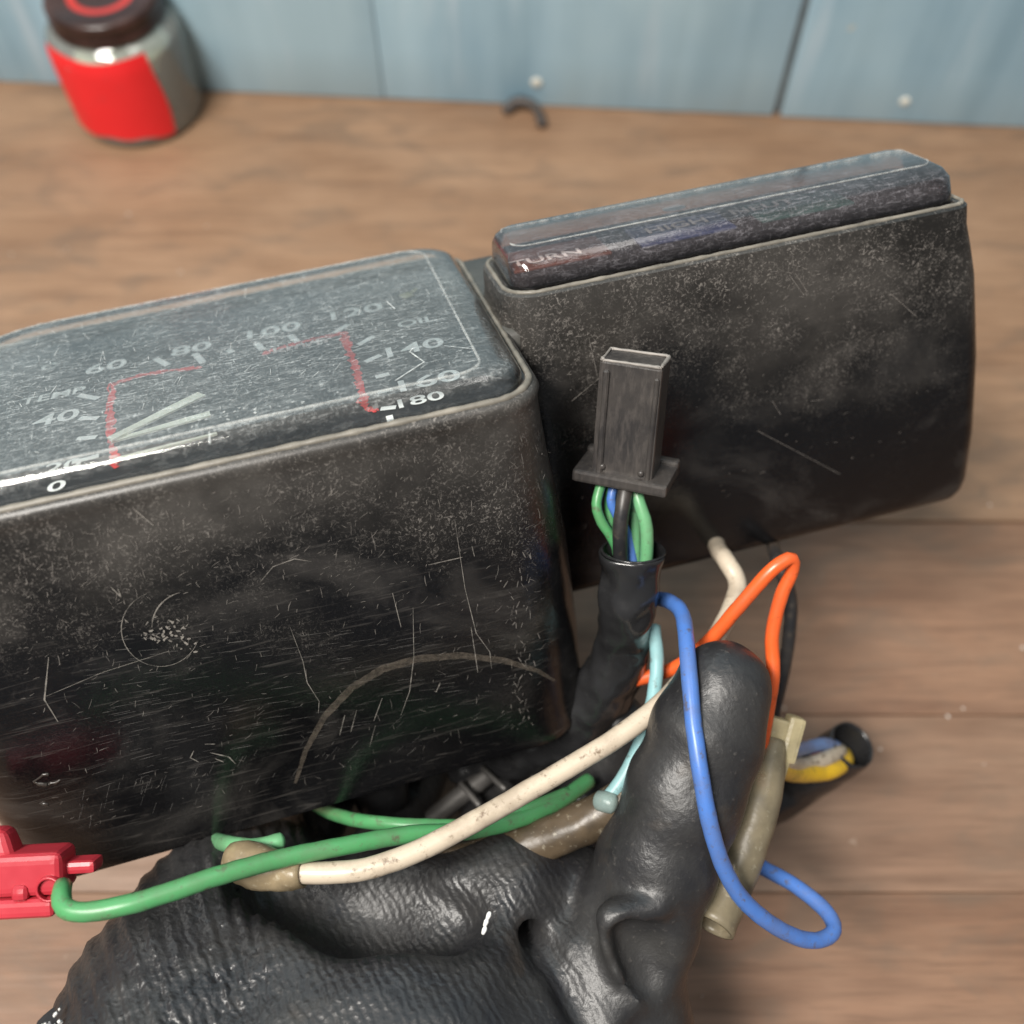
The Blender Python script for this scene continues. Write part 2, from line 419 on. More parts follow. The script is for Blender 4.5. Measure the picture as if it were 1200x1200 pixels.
inner = [(.0240, .062), (.0240, .0535), (.0270, .0515), (.0305, .049), (.0313, .045), (.0313, .006), (.028, .0035), (.0001, .003)]
link('glass_body', *lathe(prof + inner), glass, jar)
link('contents', *lathe([(.0001, .0035), (.0278, .0038), (.0309, .0065), (.0309, .044), (.0001, .044)]), mat_plain('cloudy_contents', (.78, .80, .70), .35, .1, 60), jar)
capm = M('cap_enamel'); cx, cy, cz = capm.sep()[:3]
rr_ = capm.math('SQRT', capm.math('ADD', capm.math('MULTIPLY', cx, cx), capm.math('MULTIPLY', cy, cy)))
ringf = capm.math('MULTIPLY', capm.math('MULTIPLY', capm.rng(rr_, .0125, .0130), capm.rng(rr_, .0168, .0163)), capm.rng(cz, .0652, .0656))
capc = capm.mix(ringf, capm.mix(capm.rng(capm.noise(capm.mp(), 60), .4, .65), (.030, .014, .011), (.06, .028, .022)), (.55, .035, .025))
capo = link('cap', *lathe([(.0258, .0548), (.0275, .0546), (.0282, .0555), (.0282, .0580), (.0275, .0586), (.0275, .0598), (.0280, .0604), (.0278, .0650), (.0266, .0664), (.0242, .0662), (.0236, .0657), (.0001, .0662)]), capm.done(capm.pr(capc, .3)), jar)
# label: a wrapped slip of paper with an uneven edge
dirc = math.atan2(-jb.y, -jb.x) ; V, Fc = [], []
lm = mat_plain('red_label', (.80, .016, .020), .5, .05, 120, .05)
NA, NZ = 28, 10
for i in range(NA + 1):
    t = i / NA; a = dirc - 1.38 + 1.72 * t
    for j in range(NZ + 1):
        s = j / NZ; z0 = .0055 + .0018 * math.sin(3.4 * t + .3) + .0006 * math.sin(19 * t); z1 = .0512 + .0004 * math.sin(9 * t)
        aa = a + .035 * math.sin(5 * s) - (.05 * s if i == 0 else 0)
        R = jr + .0005 + .0004 * math.sin(7 * t + 3 * s)
        z = z0 + (z1 - z0) * s; R = R if z < .046 else R - (z - .046) * .22
        V.append((R * math.cos(aa), R * math.sin(aa), z))
for i in range(NA):
    for j in range(NZ): Fc.append((i * (NZ + 1) + j, (i + 1) * (NZ + 1) + j, (i + 1) * (NZ + 1) + j + 1, i * (NZ + 1) + j + 1))
link('paper_label', V, Fc, lm, jar)

# ---------------------------------------------------------------- the instrument cluster
CX, CY, CZ = Vector((.9664, .2568, .0082)).normalized(), Vector((-.2227, .853, -.472)), None
CY = (CY - CX * CY.dot(CX)).normalized(); CZ = CX.cross(CY)
CM = Matrix((CX, CY, CZ)).transposed().to_4x4(); CM.translation = Vector((.0084, .1356, CH - .1842))
CI = CM.inverted()
clu = empty('instrument_cluster', CM, 'scratched black motorcycle instrument cluster with a loose wiring harness, held up in the gloved hand', 'instrument cluster')
def on_plane(px, py, axis, val):
    """local point of the cluster where the sight line meets the plane axis=val"""
    o = CI @ EYE; d = CI.to_3x3() @ ray(px, py); t = (val - o[axis]) / d[axis]; return o + d * t

hm = mat_housing()
HW = .152; HL = .109; HH = .102
xl, xr = -HW, 0.0
def hsec(z, ins=0., r=(.0125, .013, .026, .016), dx0=0, dx1=0, dy=0):
    r = (r[0] + .0055 * min(1, max(0, (-z - .004) / .02)),) + r[1:]
    rr = tuple(max(.001, q - ins) for q in r)
    return (xl + ins + dx0, xr - ins + dx1, 0 + ins + dy, HL - ins, rr, z)
secs = [hsec(-.0010, .0042), hsec(.0006, .0040), hsec(.0011, .0030), hsec(.0011, .0016), hsec(.0004, .0004), hsec(-.0010, -.0002), hsec(-.0026, .0003),
        hsec(-.006, .0004), hsec(-.020, -.0002, dx0=.0005, dx1=.0006), hsec(-.045, -.0006, dx0=-.0022, dx1=.0026), hsec(-.075, -.0003, dx0=-.0050, dx1=.0030), hsec(-.092, .0006, dx0=-.0052, dx1=.0032),
        hsec(-.1000, .0006, dx0=-.0050, dx1=.0032), hsec(-.1022, .0004, dx0=-.0045, dx1=.0032), hsec(-.1036, .0006, dx0=-.0042, dx1=.0032), hsec(-.1036, .0032, dx0=-.0042, dx1=.0032),
        hsec(-.096, .0040, dx0=-.0050, dx1=.0032), hsec(-.03, .0036, dx0=.001, dx1=0), hsec(-.0030, .0040)]
V, Fc = loft(secs, n=10)
V = [(x, y, z + x * .024 * min(1, max(0, (-z - .05) / .05))) for x, y, z in V]
speedo = sharp(link('speedometer_housing', V, Fc, hm, clu), 50)
# melted blisters at the lower left corner
blm = mat_plain('melted_black_plastic', (.035, .030, .026), .28, .5, 400, .5)
def front_pt(px, py, off=.0003):
    q = on_plane(px, py, 1, .0)
    zz = [(-.006, .0004), (-.020, -.0002), (-.045, -.0006), (-.075, -.0003), (-.092, .0006), (-.0985, .0012)]
    y = np.interp(-q.z, [-a for a, b in zz], [b for a, b in zz])
    y = float(y)
    for _ in range(4):
        q = on_plane(px, py, 1, y - off)
        y = float(np.interp(-q.z, [-a for a, b in zz], [b for a, b in zz])); xe = float(np.interp(-q.z, [0, .045, .075, .1], [0, .0026, .0030, .0032]))
        rc = .0125 + .0055 * min(1, max(0, (-q.z - .004) / .02)); u = q.x - xe + rc
        if u > 0: y += rc - math.sqrt(max(0, rc * rc - min(u, rc * .93) ** 2))
        ul = (xl + .016) - q.x
        if ul > 0: y += .016 - math.sqrt(max(0, .016 ** 2 - min(ul, .0145) ** 2))
    return on_plane(px, py, 1, y - off)
for (bx, by, rx, n) in ((58, 913, .0028, 12), (30, 930, .0022, 10), (62, 940, .0025, 9), (25, 955, .002, 9)):
    cpt = front_pt(bx, by, 0); pts = []
    for k in range(n):
        a = k / (n - 2) * 3.6 + bx; pts.append((cpt + Vector((rx * math.cos(a) * random.uniform(.5, 1.3), .0001, rx * .7 * math.sin(a) * random.uniform(.7, 1.1))), random.uniform(.0002, .0006)))
    link('melted_ridge', *tube(pts, .0006, 8, wob=.0002, wobf=900), blm, speedo)

# the right-hand pod: warning-lamp housing
x0, x1, y0, y1, z1 = -.0008, .1264, .0361, .0718, .0095
def rsec(z, ins=0., dx0=0, dx1=0, dy=0, r=(.0050, .0065, .008, .010)):
    return (x0 + ins + dx0, x1 - ins + dx1, y0 + ins + dy, y1 - ins, tuple(max(.001, q - ins) for q in r), z1 + z)
secs = [rsec(-.002, .0034), rsec(.0004, .0032), rsec(.0008, .0024), rsec(.0008, .0012), rsec(0, .0002), rsec(-.002, 0), rsec(-.005, -.0002), rsec(-.012, -.0004, dx0=-.001, dx1=.0018), rsec(-.02, -.0006, dx0=-.002, dx1=.0036), rsec(-.045, -.0008, dx0=-.002, dx1=.0072),
        rsec(-.07, -.0004, dx0=-.002, dx1=.0095), rsec(-.0865, .0001, dx0=-.002, dx1=.0098), rsec(-.0900, .0002, dx0=-.002, dx1=.0088), rsec(-.0918, .0003, dx0=-.002, dx1=.0070), rsec(-.0925, .0008, dx0=-.002, dx1=.0050)]
indh = sharp(link('warning_lamp_housing', *loft(secs, False, True, n=9), hm, clu), 40)
# bridge web between the pods
bm_ = mat_plain('worn_grey_plastic', (.055, .053, .047), .42, .35, 300, .2)
V, Fc = loft([(-.010, .020, .0385, .102, .003, -.0075), (-.010, .018, .0378, .101, .003, -.004), (-.010, .0165, .0380, .100, .003, -.0002), (-.0095, .015, .0395, .0985, .003, .0012)], False, True)
link('bridge_web', V, Fc, bm_, clu)
rm = mat_plain('worn_rim_edge', (.16, .145, .12), .45, .4, 500, .3)
def rim(z, sec, ins, rad):
    a = sec(z, ins); pl = even(rrect(a[0], a[1], a[2], a[3], a[4], 10))
    pts = [(Vector((x, y, a[5])), rad * random.uniform(.8, 1.15)) for x, y in pl]
    return tube(pts + [pts[0]], .004, 8, wob=.00008, wobf=400)
link('rim', *rim(.0010, hsec, .0020, .00085), rm, speedo)
link('rim', *rim(.0007, rsec, .0016, .00065), rm, indh)

# lens of the speedometer
lensm = mat_lens('scratched_clear_acrylic', (.94, .96, .97), .74, (.62, .635, .62))
def lsec(z, ins, back=0, right=0):
    return (xl + ins, xr - ins - right, ins, HL - ins - back, (max(.002, .0125 - ins), max(.003, .013 - ins * .7), .025, max(.003, .016 - ins)), z)
secs = [lsec(.0006, .0034), lsec(.0030, .0036), lsec(.0048, .0040, .0002, .0006), lsec(.0060, .0048, .0006, .0014), lsec(.0068, .0058, .0012, .0030), lsec(.00715, .0068, .0018, .0052), lsec(.0072, .0080, .0022, .0060)]
lens = link('speedometer_lens', *loft(secs, False, True, n=10), lensm, clu)
# pale line along the lens bevel, its edge highlight painted as a thin tube
a = lsec(.0071, .0070, .0018, .0056); pl = even(rrect(a[0], a[1], a[2], a[3], a[4], 10))
bev = mat_alpha('bevel_highlight', (.55, .56, .54), .45)
link('bevel_line', *tube([(Vector((x, y, .0070)), .00042) for x, y in pl] + [(Vector((pl[0][0], pl[0][1], .0070)), .00042)], .003, 6, wob=.00012, wobf=500), bev, lens)

# dial
DZ = -.0006
dm = mat_plain('dial_black', (.020, .022, .024), .55, .2, 300, .05)
dial = link('dial', *loft([(xl + .0042, xr - .0042, .0036, HL - .0044, .010, DZ - .0015), (xl + .0042, xr - .0042, .0036, HL - .0044, .010, DZ)], False, True), dm, clu, smooth=False)
white = mat_plain('dial_print_white', (.86, .86, .82), .5, .1, 300, .0)
red = mat_plain('dial_print_red', (.80, .03, .03), .5, .3, 600, .0)
cream = mat_plain('needle_cream', (.92, .92, .76), .45, .1, 300, .0)
def dp(px, py, up=.0): return on_plane(px, py, 2, DZ + up)
def ribbon(pts, wd, nrm, jit=0.):
    V, Fc = [], []
    n = len(pts)
    for i, p in enumerate(pts):
        t = (pts[min(i + 1, n - 1)] - pts[max(i - 1, 0)]).normalized(); s = t.cross(nrm).normalized()
        w_ = (wd[i] if isinstance(wd, (list, tuple)) else wd) * (1 + random.uniform(-jit, jit))
        V += [p + s * w_ / 2, p - s * w_ / 2]
    for i in range(n - 1): Fc.append((2 * i, 2 * i + 1, 2 * i + 3, 2 * i + 2))
    return V, Fc
def poly(pxs, sub=8, up=.0002, jit=0.):
    out = []
    for a, b in zip(pxs[:-1], pxs[1:]):
        for k in range(sub): t = k / sub; out.append(dp(a[0] + (b[0] - a[0]) * t, a[1] + (b[1] - a[1]) * t, up) + Vector((random.uniform(-jit, jit), random.uniform(-jit, jit), 0)))
    out.append(dp(*pxs[-1], up)); return out
ZN = Vector((0, 0, 1))
for pxs in ([(136, 548), (131, 520), (129, 488), (133, 450), (165, 440), (200, 434), (236, 431)], [(308, 414), (340, 404), (375, 396), (402, 390), (408, 405), (418, 432), (424, 458), (428, 478), (442, 481)]):
    link('red_border', *ribbon(poly(pxs, 12, .0002, .00035), .0017, ZN, .6), red, dial)
    link('red_border', *ribbon([p + Vector((random.uniform(-.0016, .0008), random.uniform(-.0006, .0006), .0001)) for p in poly(pxs[1:-1], 8)], .0006, ZN, .6), red, dial)
for t in ([(92, 463), (115, 467)], [(93, 490), (115, 490)], [(90, 514), (113, 512)], [(84, 542), (116, 534)], [(182, 420), (197, 428)], [(228, 414), (238, 425)], [(267, 410), (272, 413)], [(300, 402), (308, 410)], [(340, 393), (352, 404)],
          [(392, 390), (408, 380)], [(420, 404), (438, 394)], [(428, 424), (446, 416)], [(440, 442), (456, 438)], [(442, 460), (460, 456)], [(446, 479), (464, 477)]):
    link('tick', *ribbon(poly(t, 2, .0002), .0019, ZN), white, dial)
def text(s, px, py, size, mat, parent, name='numeral', rot=0, sx=1.15, up=.0003, plane=None, M4=None):
    cu = bpy.data.curves.new(name, 'FONT'); cu.body = s; cu.size = size; cu.align_x = 'CENTER'; cu.align_y = 'CENTER'; cu.offset = size * .016; cu.resolution_u = 4
    t = bpy.data.objects.new(name, cu); me = bpy.data.meshes.new_from_object(t); me.name = name
    bpy.data.objects.remove(t); bpy.data.curves.remove(cu)
    me.materials.clear(); me.materials.append(mat)
    p = dp(px, py, up) if plane is None else on_plane(px, py, 2, plane)
    me.transform(Matrix.Translation(p) @ Matrix.Rotation(math.radians(rot), 4, 'Z') @ Matrix.Diagonal((sx, 1, 1, 1)))
    o = bpy.data.objects.new(name, me); C.objects.link(o); o.parent = parent; return o
for s, px, py, r in (('20', 74, 546, 0), ('0', 66, 570, 0), ('40', 66, 490, 0), ('60', 124, 430, 0), ('80', 224, 409, 0), ('100', 317, 388, 0), ('120', 414, 366, 0), ('140', 482, 408, 0), ('160', 499, 447, 0), ('180', 490, 469, 0)):
    text(s, px, py, .0064 if s in ('0', '20', '180') else .0088, white, dial, rot=r, sx=1.3)
text('TEMP', 62, 464, .0060, white, dial, 'lettering'); text('OIL', 488, 377, .0060, white, dial, 'lettering')
text('km/h', 352, 405, .0058, mat_plain('print_pink', (.5, .42, .40), .5), dial, 'lettering', sx=1.3)
text('C', 57, 430, .0055, white, dial, 'lettering')
text('fh', 551, 481, .0062, white, dial, 'lettering', sx=1.3); text('l', 458, 494, .0080, white, dial, 'lettering', sx=1.6)
V, Fc = join(ribbon([dp(470, 348, .0003), dp(482, 344, .0003)], .0042, ZN), ribbon([dp(482, 343, .0003), dp(488, 338, .0003)], .0012, ZN))
link('oil_can_symbol', V, Fc, mat_plain('print_ochre', (.42, .38, .22), .5), dial)
# needles: thin tapered blades a little above the dial, reflected doubles modelled as extra blades
for (a, b, w0, w1, up) in (((128, 514), (236, 461), .0024, .0034, .0018), ((130, 516), (246, 484), .0016, .0026, .0012), ((132, 538), (254, 507), .0011, .0009, .0015)):
    A, B = dp(*a, up), dp(*b, up); V, Fc = ribbon([A, A.lerp(B, .3), A.lerp(B, .7), B], [w0, w0 * .9 + w1 * .1, w1, w1], ZN)
    n = len(V); V += [v - Vector((0, 0, .0005)) for v in V]; Fc += [tuple(i + n for i in f[::-1]) for f in Fc]
    for i in range(3): Fc += [(2 * i, 2 * i + 2, n + 2 * i + 2, n + 2 * i), (2 * i + 3, 2 * i + 1, n + 2 * i + 1, n + 2 * i + 3)]
    link('needle_and_reflection', V, Fc, cream, dial, smooth=False)
# odometer window sunk in the front of the dial, seen through the lens side
V, Fc = join(ribbon([dp(190, 556, .0004), dp(400, 513, .0004)], .0024, ZN))
link('odometer_slot', V, Fc, mat_plain('slot_black', (.004, .005, .01), .3), dial)

# lens of the warning lamps
lm2 = mat_lens('smoked_red_brown_acrylic', (.66, .58, .57), .52, (.42, .40, .43), True, z1 + .0015)
def wsec(z, ins, dy=0., r=.006):
    return (x0 + ins, x1 - ins, y0 + ins + dy, y1 - ins, (max(.002, .0072 - ins * .5),) * 4, z1 + z)
secs = [wsec(-.001, .0028), wsec(.0030, .0029), wsec(.0070, .0034, .0004), wsec(.0088, .0044, .0016), wsec(.0096, .0056, .0046), wsec(.0099, .0062, .0056)]
wl_ = link('warning_lamp_lens', *loft(secs, False, True, n=9), lm2, clu)
a = wsec(.0097, .0060, .0050); pl = [q for q in rrect(a[0], a[1], a[2], a[3], a[4], 10) if q[1] < a[3] - .0015]; pl = sorted(pl[-22:], key=lambda q: q[0]) if False else even(pl[-11:] + pl[:-11], closed=False)
link('bevel_line', *tube([(Vector((x, y, a[5])), .00028) for x, y in pl], .003, 6, wob=.00012, wobf=500), bev, wl_)  # highlight of the front bevel painted as a thin pale tube
lp = link('warning_lamp_plate', *loft([(x0 + .0034, x1 - .0034, y0 + .0040, y1 - .0034, .004, z1 + .0016), (x0 + .0034, x1 - .0034, y0 + .0040, y1 - .0034, .004, z1 + .0036)], False, True),
          mat_plain('lamp_plate_black', (.02, .02, .022), .5), clu, smooth=False)
ZL = z1 + .0036
cols = [('turn_window', (.16, .055, .03), .012), ('beam_window', (.03, .06, .17), .046), ('neutral_window', (.03, .12, .11), .079)]
for nm, col, xx in cols:
    link(nm, *bevbox(.026, .0150, .0010, .0003, 1, (x0 + xx + .006, y0 + .0170, ZL + .0002)), mat_plain(nm, col, .4, .3, 200), lp, smooth=False)
for s, px, py in (('TURN', 640, 302), ('HIGH', 793, 264), ('NEUT', 893, 242)):
    text(s, px, py, .0062, white, lp, 'lettering', plane=ZL + .0011, sx=1.15)
V, Fc = [], []                                     # high-beam symbol: a hazy round blob of print
c0 = on_plane(790, 244, 2, ZL + .0011)
for k in range(14): V.append(c0 + Vector((.0034 * math.cos(k * .4488), .0026 * math.sin(k * .4488), 0)))
link('beam_symbol', V, [tuple(range(14))], white, lp)

# scratches: real hairline slivers lying on the surfaces, joined per surface
sc_m = mat_alpha('scratch_pale', (.40, .37, .33), .55); refl_f = mat_alpha('reflection_faint', (.20, .165, .13), .30)  # the faint brown one paints a reflected wire
sc_s = mat_alpha('speck_pale', (.34, .31, .28), .42)
YN = Vector((0, -1, 0))
def front_rib(pxs, w_, off=.00035, sub=5, jit=.25):
    pts = []
    for a, b in zip(pxs[:-1], pxs[1:]):
        for k in range(sub): t = k / sub; pts.append(front_pt(a[0] + (b[0] - a[0]) * t, a[1] + (b[1] - a[1]) * t, off))
    pts.append(front_pt(*pxs[-1], off)); n = len(pts)
    ws = [w_ * (.35 + .65 * math.sin(math.pi * (i + .6) / (n + .2))) for i in range(n)]
    return ribbon(pts, ws, YN, jit)
def arc(cx, cy, rx, ry, a0, a1, n=14): return [(cx + rx * math.cos(math.radians(a0 + (a1 - a0) * k / n)), cy + ry * math.sin(math.radians(a0 + (a1 - a0) * k / n))) for k in range(n + 1)]
named = [(arc(188, 737, 46, 44, 100, 250), .00028), (arc(188, 737, 46, 44, 20, 100), .00024), (arc(222, 735, 44, 42, 180, 255), .0005),
         ([(54, 816), (120, 788), (198, 763)], .00025), ([(57, 770), (52, 820), (68, 846)], .0005), ([(533, 610), (545, 690), (558, 742), (574, 764), (576, 784)], .0003),
         ([(340, 735), (355, 775), (360, 800), (374, 822), (373, 836)], .0003), ([(484, 712), (485, 770), (480, 810), (470, 838)], .0003), ([(305, 682), (320, 664), (345, 655), (365, 658)], .0003),
         ([(553, 640), (556, 652)], .0003), ([(502, 662), (542, 653)], .0004), ([(404, 838), (398, 862)], .0004), ([(418, 832), (411, 858)], .0003), ([(448, 818), (438, 845)], .0003), ([(516, 800), (511, 811)], .0005),
         ([(440, 850), (433, 875)], .0002), ([(460, 695), (470, 735)], .0003), ([(552, 735), (560, 788)], .0004), ([(227, 880), (223, 888), (233, 893)], .0005), ([(240, 872), (252, 872)], .0004), ([(246, 882), (268, 887), (276, 895)], .0005), ([(252, 889), (262, 893)], .0005),
         ([(155, 595), (180, 616)], .0004), ([(130, 688), (142, 700), (138, 690)], .0005)]
parts = [front_rib(p, w_ * .62) for p, w_ in named]
for k in range(60): parts.append(front_rib([(180 + random.gauss(12, 22), 735 + random.gauss(10, 9)), (180 + random.gauss(14, 22), 737 + random.gauss(10, 9))][:1] * 1 + [(0, 0)], .0001) if False else (lambda x, y: front_rib([(x, y), (x + random.uniform(-5, 5), y + random.uniform(-4, 4))], random.uniform(.0002, .0006), sub=2))(196 + random.gauss(0, 16), 741 + random.gauss(0, 8)))
n_named = len(parts)
for k in range(900):
    x = random.uniform(20, 640); ytop = 618 - x * .195 + 8
    y = ytop + abs(random.gauss(0, 90)) if random.random() < .55 else random.uniform(ytop, ytop + 370)
    L = random.choice([1, 1.5, 2, 2, 3, 3, 4, 6]); a = random.choice([random.uniform(0, 3.14), random.uniform(-.9, -.2), random.uniform(1.2, 1.8)])
    bot = 1008 - x * .235
    if y > bot - 6: continue
    bend = random.uniform(-.15, .15)
    parts.append(front_rib([(x, y), (x + L * math.cos(a), y + L * math.sin(a)), (x + L * 2 * math.cos(a + bend), y + L * 2 * math.sin(a + bend))], random.uniform(.00006, .00018), sub=2))
for k in range(70):                                # chipped pale specks on the right shoulder
    x = 610 + random.gauss(0, 9); y = random.uniform(640, 870)
    parts.append(front_rib([(x, y), (x + random.uniform(-5, 5), y + random.uniform(1, 8))], random.uniform(.0001, .00035), sub=2))
link('scratch_mark', *join(*parts[:n_named]), sc_m, speedo, kind='stuff'); link('wear_speck', *join(*parts[n_named:]), sc_s, speedo, kind='stuff')
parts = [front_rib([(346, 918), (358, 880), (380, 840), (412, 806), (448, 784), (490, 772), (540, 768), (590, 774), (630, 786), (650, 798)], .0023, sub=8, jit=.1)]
link('painted_reflection', *join(*parts), refl_f, speedo)  # brownish arc: reflection of a wire painted on as a faint ribbon
# flow-like hairlines in the polished lower half
parts = []
for k in range(420):
    x = random.uniform(90, 640); y = random.uniform(740, 985); bot = 1008 - x * .235
    if y > bot - 10: continue
    a = math.atan2((y - 760) * .45 * ((x - 350) / 300), 170) * .8 - .05 - .10 * (x / 400); L = random.uniform(8, 30)
    if y > bot - 55: a = -1.2 + (x - 200) / 600; L *= .5
    parts.append(front_rib([(x, y), (x + L * math.cos(a), y + L * math.sin(a))], random.uniform(.00006, .00013), .0003, sub=3))
link('hairline', *join(*parts), mat_alpha('hairline_grey', (.22, .21, .20), .42), speedo, kind='stuff')
# lens-top scratches
parts = []
LZ = .00735
def top_rib(pxs, w_, z=LZ):
    pts = [on_plane(x, y, 2, z) for x, y in pxs]; return ribbon(pts, w_, ZN, .3)
for k in range(1500):
    x = random.uniform(8, 600); y = random.uniform(300, 570)
    q = on_plane(x, y, 2, LZ)
    if not (xl + .010 < q.x < -.015 and .010 < q.y < HL - .013): continue
    if random.random() > 1.05 - (x / 900): continue
    L = random.choice([2, 3, 4, 5, 7, 11]); a = random.gauss(-.22, .18) if random.random() < .65 else random.uniform(0, 3.1)
    parts.append(top_rib([(x, y), (x + L * math.cos(a), y + L * math.sin(a))], random.uniform(.00005, .00015)))
for pxs, w_ in (([(463, 446), (497, 424), (480, 412), (484, 408)], .00035), ([(548, 413), (556, 411)], .0004), ([(452, 352), (463, 362)], .0003), ([(520, 405), (556, 409)], .0002), ([(245, 505), (246, 520)], .0003)):
    parts.append(top_rib(pxs, w_))
for k in range(160):
    x = random.uniform(215, 560); y = 497 - (x - 240) * .16 + random.gauss(0, 7)
    q = on_plane(x, y, 2, LZ)
    if q.y > .0085 and q.x < -.012: parts.append(top_rib([(x, y), (x + random.uniform(1, 4), y + random.uniform(-1.5, 1.5))], random.uniform(.0002, .00045)))
link('scratch_mark', *join(*parts), mat_alpha('scratch_white', (.70, .72, .70), .7), lens, kind='stuff')
# scratches on the right pod
parts = []
def right_rib(pxs, w_):
    pts = []
    for a, b in zip(pxs[:-1], pxs[1:]):
        for k in range(3): t = k / 3; pts.append((a[0] + (b[0] - a[0]) * t, a[1] + (b[1] - a[1]) * t))
    pts.append(pxs[-1]); return ribbon([on_plane(x, y, 1, y0 - .0012) for x, y in pts], w_, YN, .3)
for k in range(520):
    x = random.uniform(640, 1118); ytop = 372 - (x - 640) * .235 + 6; y = ytop + abs(random.gauss(0, 34)) if random.random() < .75 else ytop + random.uniform(0, 260)
    if y > 640 - (x - 840) * .2 - 10: continue
    L = random.choice([2, 2, 3, 4, 6]); a = random.gauss(-.7, .5)
    parts.append(right_rib([(x, y), (x + L * math.cos(a), y + L * math.sin(a))], random.uniform(.00007, .0002)))
for pxs in ([(925, 322), (942, 346)], [(932, 320), (946, 342)], [(1045, 345), (1075, 372)], [(905, 470), (915, 486)], [(950, 470), (966, 468)], [(690, 395), (700, 440)], [(670, 470), (730, 420)], [(888, 505), (985, 556)]):
    parts.append(right_rib(pxs, .00018))
link('scratch_mark', *join(*parts), sc_s, indh, kind='stuff')

# underside: base plate, bracket, ribs
blk = mat_plain('black_plastic', (.012, .012, .013), .38, .3, 250, .15)
dkm = mat_plain('dull_steel', (.10, .095, .09), .45, .4, 300, .3, Metallic=.5)
link('base_plate', *loft([(xl + .020, xr - .008, .006, HL - .008, .010, -.092), (xl + .020, xr - .008, .006, HL - .008, .010, -.095)], True, True), blk, clu, smooth=False)
def bar(a, b, r, name, mat, lab=None): return wire(name, [a, ((a[0] + b[0]) / 2, (a[1] + b[1]) / 2, (a[2] + b[2]) / 2), b], r, mat, clu, lab, seg=10)
bar((500, 965, .315), (600, 884, .308), .0034, 'bracket_arm', dkm)
bar((565, 900, .306), (592, 925, .300), .0010, 'terminal_pin', dkm); bar((540, 918, .306), (562, 944, .300), .0010, 'terminal_pin', dkm); bar((596, 886, .306), (640, 925, .303), .0007, 'terminal_pin', dkm)
for (a, b, c_) in ((440, 925, .300), (640, 900, .31)):
    link('bulb_holder', *tube([(P(a, b - 60, c_), .009), (P(a + 3, b - 20, c_ + .006), .0092), (P(a + 8, b + 12, c_ + .012), .0080), (P(a + 10, b + 22, c_ + .014), .006)], .002, 18), blk, clu, world=True)

# ---------------------------------------------------------------- connector and wires
conn_b = P(733, 556, .262); conn_t = P(745, 420, .247)
ax = (conn_t - conn_b); Lc = ax.length
toCam = (EYE - conn_b).normalized() + RT * -.22
CF = frame(conn_b, ax, -toCam)                     # z up the body, -y towards the viewer
plm = mat_plain('worn_connector_plastic', (.075, .068, .062), .42, .45, 260, .25)
mm = M('worn_connector_plastic_streaked'); st = mm.noise(mm.mp((1, 1, .22), loc=(1, 1, 1)), 700, 4, .65, .3); s2 = mm.noise(mm.mp(), 90, 4, .6)
mm_c = mm.mix(mm.rng(st, .46, .74, 0, .45), mm.mix(mm.rng(s2, .35, .65), (.026, .024, .024), (.052, .046, .042)), (.115, .10, .09))
plm = mm.done(mm.pr(mm_c, .36, Normal=mm.bump(st, .35, .0004)))
bw = .0158
conn = link('wire_connector', *xf(join(bevbox(bw, .0095, Lc, .0007, 2, (0, 0, Lc / 2), (.98, .96)),
            bevbox(.0016, .0112, Lc * .92, .0004, 1, (-bw / 2 + .0022, 0, Lc * .47)), bevbox(.0012, .0106, Lc * .9, .0003, 1, (bw / 2 - .0012, 0, Lc * .47))), Matrix()), plm, clu, 'worn black plug housing', smooth=False, world=True)
conn.matrix_parent_inverse = WM(clu).inverted() @ CF
link('flange', *xf(join(bevbox(.0245, .0150, .0032, .0008, 2, (0, .0005, .0005)), bevbox(.0245, .0030, .0045, .0008, 2, (0, .0070, .0010))), Matrix()), plm, conn, smooth=False)
link('boss', *join(*[tube([(Vector((sx_ * .0050, -.0046, .0035)), .0009), (Vector((sx_ * .0050, -.0053, .0035)), .0008)], .0004, 12) for sx_ in (-1, 1)]), plm, conn)
rough_edge = [(CF @ Vector((x, y, Lc + random.uniform(-.0002, .0003))), random.uniform(.0003, .0006)) for x, y in rrect(-bw / 2 + .0006, bw / 2 - .0006, -.0042, .0042, .0008, 5)]
link('frayed_edge', *tube(rough_edge + rough_edge[:1], .0012, 7, wob=.0002, wobf=1500), mat_plain('frayed_pale_edge', (.22, .20, .18), .5, .5, 600), conn, world=True)

GRN = mat_wire('green_insulation', (.070, .27, .10)); GRL = mat_wire('pale_green_insulation', (.13, .36, .17)); CRM = mat_wire('cream_insulation', (.52, .44, .34), (.17, .12, .08), .95)
BLU = mat_wire('blue_insulation', (.065, .165, .47)); LBL = mat_wire('light_blue_insulation', (.24, .44, .46), amt=.6); ORG = mat_wire('orange_insulation', (.70, .105, .022), (.22, .05, .02), .5)
BLK = mat_wire('black_insulation', (.018, .018, .020)); YEL = mat_wire('yellow_insulation', (.75, .46, .02)); DRD = mat_wire('dark_red_insulation', (.20, .02, .02))
SLV = mat_plain('shrink_sleeve_black', (.016, .016, .017), .20, .4, 140, .35)
